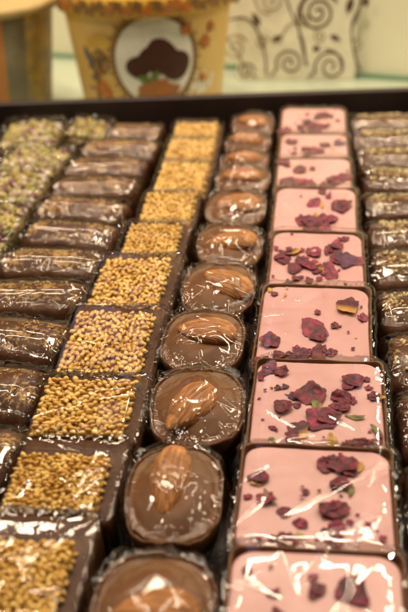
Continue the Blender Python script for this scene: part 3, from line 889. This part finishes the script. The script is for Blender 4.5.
for (x, y, l, w, a) in ((82, 70, .95, .42, 120), (125, 103, .75, .34, 30), (245, 103, .75, .34, -25), (272, 48, 1.1, .45, 75), (284, 4, .8, .36, 80), (303, 42, .8, .36, 100), (44, 34, .7, .3, 60), (207, 121, .5, .4, 0), (168, 4, .7, .3, 40)):
    c = Z(x, y); blob_into(hp, leaf(c[0], c[1], l, w, a), on_card)
put('scroll_print', hp.mesh('scroll_print', [M['scroll'], M['scroll2']], False), box)

# ------------------------------------------------------------------ printed buckets
M['yellow'] = pmat('bucket_yellow', (0.70, 0.43, 0.12), (0.76, 0.49, 0.16), 40, .45)
M['ivory'] = flat('medallion_ivory', (0.86, 0.82, 0.72), .5)
M['lace'] = flat('lace_brown', (0.22, 0.11, 0.035), .55)
M['dchoc'] = flat('print_chocolate', (0.075, 0.022, 0.012), .5)
M['leaf'] = flat('print_leaf', (0.14, 0.20, 0.04), .5)
M['walnut'] = flat('print_walnut', (0.40, 0.16, 0.05), .5)
M['orange'] = flat('print_orange', (0.50, 0.16, 0.03), .5)
M['gold'] = flat('print_gold', (0.70, 0.42, 0.06), .5)
M['bluegrey'] = flat('print_grey', (0.14, 0.12, 0.13), .5)
M['palescript'] = flat('print_script', (0.84, 0.78, 0.62), .5)
def lathe(name, prof, mat, K=96):
    V, F = [], []
    for r, z in prof:
        for k in range(K):
            a = 2 * math.pi * k / K; V.append((r * math.cos(a), r * math.sin(a), z))
    for i in range(len(prof) - 1):
        for k in range(K):
            a = i * K + k; b = i * K + (k + 1) % K; F.append((a, b, b + K, a + K))
    F.append(tuple(reversed(range(K)))); F.append(tuple((len(prof) - 1) * K + k for k in range(K)))
    me = mesh_from(name, V, F, mat)
    return me
BR0, BR1, BZ1 = 3.72, 4.42, 5.9
def brad(z): return BR0 + (BR1 - BR0) * z / BZ1
BC = (-8.35, 46.6)
bucket = thing('sweet_bucket', 'yellow bucket printed with a round chocolate medallion and floral band', 'bucket', (*BC, 0), (0, 0, 0))
put('bucket_body', lathe('bucket_body', [(BR0 - .05, 0.01), (BR0, .06), (brad(BZ1), BZ1), (brad(BZ1), BZ1 + .4)], M['yellow']), bucket)
put('lid_rim', lathe('lid_rim', [(4.45, BZ1 + .0), (4.72, BZ1 + .05), (4.74, BZ1 + 1.0), (4.62, BZ1 + 1.1), (4.2, BZ1 + 1.1)], M['gold']), bucket)
def on_bucket(u, z, h_, r0=None):
    r = (r0 if r0 else brad(z)) + h_ + .006
    a = -math.pi / 2 + u / 4.1 + rad(10)
    return (r * math.cos(a), r * math.sin(a), z)
bp = lambda u, z, h_: on_bucket(u, z, h_)
MC = (.2, 3.75)
def deco(name, items, mats, fn=bp):
    h = Heap()
    for it in items:
        if it[0] == 'b': blob_into(h, it[1], fn, it[2], it[3])
        else: ribbon_into(h, it[1], it[2], fn, it[3], None, it[4])
    return put(name, h.mesh(name, mats, False), bucket)
deco('medallion', [('b', ell(MC[0], MC[1], 2.05, 2.2, n=60), 0, .02)], [M['ivory']])
lace = [('r', ell(MC[0], MC[1], 2.08, 2.28, n=64) + [(MC[0] + 2.08, MC[1])], .16, 0, .03)]
for k in range(52):
    t = 2 * math.pi * k / 52
    lace.append(('b', ell(MC[0] + 2.24 * math.cos(t), MC[1] + 2.44 * math.sin(t), .09, .09, n=10), 0, .025))
    if k % 2 == 0: lace.append(('b', ell(MC[0] + 2.40 * math.cos(t), MC[1] + 2.61 * math.sin(t), .07, .07, n=8), 0, .025))
deco('lace_border', lace, [M['lace']])
deco('chocolate_print', [('b', ell(-1.0, 2.75, .62, .58, 20, wav=.05, k=3), 0, .04), ('b', ell(.25, 3.15, 1.05, .85, -38, 36, .10, 3, 1), 0, .045), ('b', ell(.85, 2.75, .8, .75, 10, 30, .05, 3), 0, .05), ('b', ell(-.3, 3.25, .8, .55, 35), 0, .042),
     ('b', leaf(-.75, 2.15, .75, .4, 160), 1, .07), ('b', leaf(-.2, 2.3, .7, .36, 50), 1, .07),
     ('b', ell(-.35, 1.65, .85, .42, 20, 30, .10, 6), 2, .06), ('b', ell(.35, 1.45, .75, .42, 5, 30, .10, 5), 2, .08), ('b', ell(.2, 1.5, .35, .2, 10), 3, .1)],
     [M['dchoc'], M['leaf'], M['walnut'], M['orange']], lambda u, z, h_: bp(u + .35, z + .75, h_))
rg = random.Random(3); fl = []
for k in range(80):
    t = rg.random(); z = .9 + t * 3.4
    u = -2.95 + rg.gauss(0, .22) + .25 * math.sin(z * 2)
    fl.append(('b', ell(u, z, rg.uniform(.06, .17), rg.uniform(.05, .12), rg.uniform(0, 180), 10, .2, 3), rg.choice((0, 0, 0, 0, 1, 3)), .02 + .0008 * k))
for (u, z, a) in ((-3.55, 4.0, 110), (-3.35, 3.6, 70)): fl.append(('b', leaf(u, z, .8, .3, a), 3, .09))
for (u, z, r) in ((-2.8, 2.3, .3), (-2.55, 2.0, .22), (1.75, 5.2, .25), (2.95, 4.4, .28), (2.85, 2.6, .18), (3.3, 5.1, .2)): fl.append(('b', ell(u, z, r, r * 1.1, 0, 20, .2, 5), 1, .10))
for (u, z, a) in ((-3.0, 4.7, 20), (-2.6, 4.3, 70), (-2.3, 4.8, 140)): fl.append(('b', ell(u, z, .55, .28, a, 16, .15, 4), 2, .015))
for sel, nm in ((lambda c: c[0][0] < 0, 'floral_print'), (lambda c: c[0][0] >= 0, 'flower_print')):
    deco(nm, [f for f in fl if sel(f[1])], [M['lace'], M['orange'], M['gold'], M['bluegrey']])
scr = []
for pts in ([(1.95, 1.1), (2.2, 1.9), (2.45, 2.7), (2.55, 1.9), (2.6, 1.4)], [(2.15, 1.75), (2.7, 1.95)], [(2.75, 1.4), (2.9, 2.5), (3.0, 2.6), (2.95, 1.6), (3.1, 1.45)], [(3.1, 1.5), (3.2, 2.0), (3.3, 1.6), (3.42, 2.05), (3.5, 1.65)], [(3.55, 1.65), (3.62, 2.35)], [(3.45, 2.15), (3.8, 2.2)]):
    scr.append(('r', [(a, b + .35) for a, b in pts], .17, 0, .02))
deco('script_lettering', scr, [M['palescript']])
band = []
for k in range(46):
    u = -4.1 * math.pi * .75 + k * 4.1 * math.pi * 1.5 / 46
    z = BZ1 + .52
    band.append(('b', ell(u, z + .12 * (-1) ** k, .2, .26, rg.uniform(-30, 30), 14, .2, 4), rg.choice((0, 0, 1, 3)), .03))
    band.append(('b', ell(u + .12, z - .28 * (-1) ** k, .1, .1, 0, 8), rg.choice((0, 1, 3)), .035))
h = Heap()
for it in band: blob_into(h, it[1], lambda u, z, h_: on_bucket(u, z, h_, 4.74), it[2], it[3])
put('rim_print', h.mesh('rim_print', [M['lace'], M['orange'], M['gold'], M['walnut']], False), bucket)

# second bucket, mostly outside the picture
M['bk_or'] = pmat('tin_orange', (0.46, 0.17, 0.035), (0.52, 0.21, 0.05), 30, .45)
M['bk_gr'] = pmat('tin_grey', (0.15, 0.12, 0.08), (0.24, 0.20, 0.13), 60, .3)
M['bk_go'] = pmat('tin_gold_print', (0.30, 0.23, 0.10), (0.56, 0.36, 0.08), 90, .45, lo=.42, hi=.6)
M['lidc'] = flat('lid_cream', (0.42, 0.30, 0.12), .4)
B2 = (-18.1, 46.8)
tin = thing('printed_tin', 'orange and grey printed tin with a cream lid, cut by the picture edge', 'tin', (*B2, 0))
me = lathe('tin_body', [(3.6, .01), (3.66, .06), (4.35, 5.75), (4.35, 6.2)], M['bk_or'], 120)
me.materials.append(M['bk_gr']); me.materials.append(M['bk_go'])
for p in me.polygons:
    if len(p.vertices) > 4: continue
    a = math.degrees(math.atan2(p.center.y, p.center.x))
    p.material_index = 0 if a < -50 or a > 100 else 1 if a < -34 else 2
put('tin_body', me, tin)
put('lid', lathe('lid', [(4.4, 5.75), (4.75, 5.8), (4.8, 6.15), (4.6, 6.3), (3.5, 6.35)], M['lidc']), tin)
h = Heap()
def on_tin(u, z, h_):
    r = 3.66 + .69 * z / 5.75 + h_ + .006; a = rad(-74) + u / 4.1
    return (r * math.cos(a), r * math.sin(a), z)
blob_into(h, [(-1.1, .95), (.0, .95), (.0, 1.85), (-1.1, 1.85)], on_tin)
put('dark_sticker', h.mesh('dark_sticker', [M['dchoc']], False), tin)

# ------------------------------------------------------------------ camera
def setup_camera():
    from mathutils import Matrix
    f = 850.0; ro = rad(2.5)
    c, s = math.cos(ro), math.sin(ro)
    a = 105 * c + 479 * s; b = -105 * s + 479 * c
    th = math.atan(b / f); psi = math.atan(a / math.hypot(b, f))
    Fv = np.array([-math.sin(psi) * math.cos(th), math.cos(psi) * math.cos(th), -math.sin(th)])
    R0 = np.array([math.cos(psi), math.sin(psi), 0]); U0 = np.cross(R0, Fv)
    R = c * R0 - s * U0; U = s * R0 + c * U0
    cam = D.cameras.new('camera'); o = D.objects.new('camera', cam); COL.objects.link(o)
    m = Matrix.Identity(4)
    for i in range(3):
        m[i][0] = R[i]; m[i][1] = U[i]; m[i][2] = -Fv[i]
    m[0][3], m[1][3], m[2][3] = 0, 0, 13.7 * CM
    o.matrix_world = m
    cam.sensor_fit = 'VERTICAL'; cam.sensor_height = 36; cam.sensor_width = 24; cam.lens = 50
    cam.clip_start = .005; cam.clip_end = 20
    cam.dof.use_dof = True; cam.dof.focus_distance = .208; cam.dof.aperture_fstop = 17.5
    S.camera = o
setup_camera()

# ------------------------------------------------------------------ light
def area(name, loc, aim, w, hgt, power, col):
    from mathutils import Vector
    l = D.lights.new(name, 'AREA'); l.shape = 'RECTANGLE'; l.size = w * CM; l.size_y = hgt * CM; l.energy = power; l.color = col
    o = D.objects.new(name, l); COL.objects.link(o)
    o.location = [c * CM for c in loc]
    d = Vector(aim) - Vector(loc)
    o.rotation_euler = d.to_track_quat('-Z', 'Y').to_euler()
    return o
WARM = (1.0, .81, .585)
area('lamp_ceiling', (-6, 44, 118), (-4, 32, 0), 20, 20, 7.0, WARM)
area('strip_lamp', (-4, 76, 111), (-4, 24, 0), 120, 1.8, 7.4, WARM)
area('strip_lamp', (52, 45, 84), (-2, 24, 0), 1.5, 90, 3.4, WARM)
area('strip_lamp', (-58, 45, 84), (-4, 24, 0), 1.5, 90, 3.2, WARM)
area('lamp_spot_and_fill', (44, 82, 70), (-2, 24, 0), 5, 5, 2.8, WARM)
area('lamp_spot_and_fill', (60, 0, 75), (-2, 46, 3), 6, 6, 1.8, WARM)  # added front fill for wall and bucket, no real fixture
area('lamp_spot_and_fill', (-62, 0, 75), (-2, 46, 3), 6, 6, 1.8, WARM)  # matching fill added on the other side, also no fixture
area('window', (-26, 105, 92), (-4, 20, 0), 26, 20, .16, (.50, .56, 1.0))
sl = D.lights.new('added_back_fill', 'SPOT'); sl.energy = 22; sl.color = WARM; sl.spot_size = rad(46); sl.spot_blend = .7; sl.shadow_soft_size = 5 * CM  # unseen spot added to brighten the bucket, box and wall
so = D.objects.new('added_back_fill', sl); COL.objects.link(so); so.location = (-.06, .06, .98)
from mathutils import Vector
so.rotation_euler = (Vector((-.06, .56, .03)) - Vector((-.06, .06, .98))).to_track_quat('-Z', 'Y').to_euler()
w = D.worlds.new('World'); S.world = w; w.use_nodes = True
bg = w.node_tree.nodes.get('Background') or w.node_tree.nodes.new('ShaderNodeBackground')
bg.inputs['Color'].default_value = (1.0, .74, .45, 1); bg.inputs['Strength'].default_value = .018
# ------------------------------------------------------------------ render settings
S.render.engine = 'CYCLES'
S.cycles.use_denoising = True
S.cycles.transparent_max_bounces = 32
S.cycles.max_bounces = 8
S.cycles.sample_clamp_indirect = 6
S.cycles.caustics_reflective = False; S.cycles.caustics_refractive = False
S.view_settings.view_transform = 'Standard'; S.view_settings.look = 'None'
S.view_settings.exposure = 0.06; S.view_settings.gamma = 1
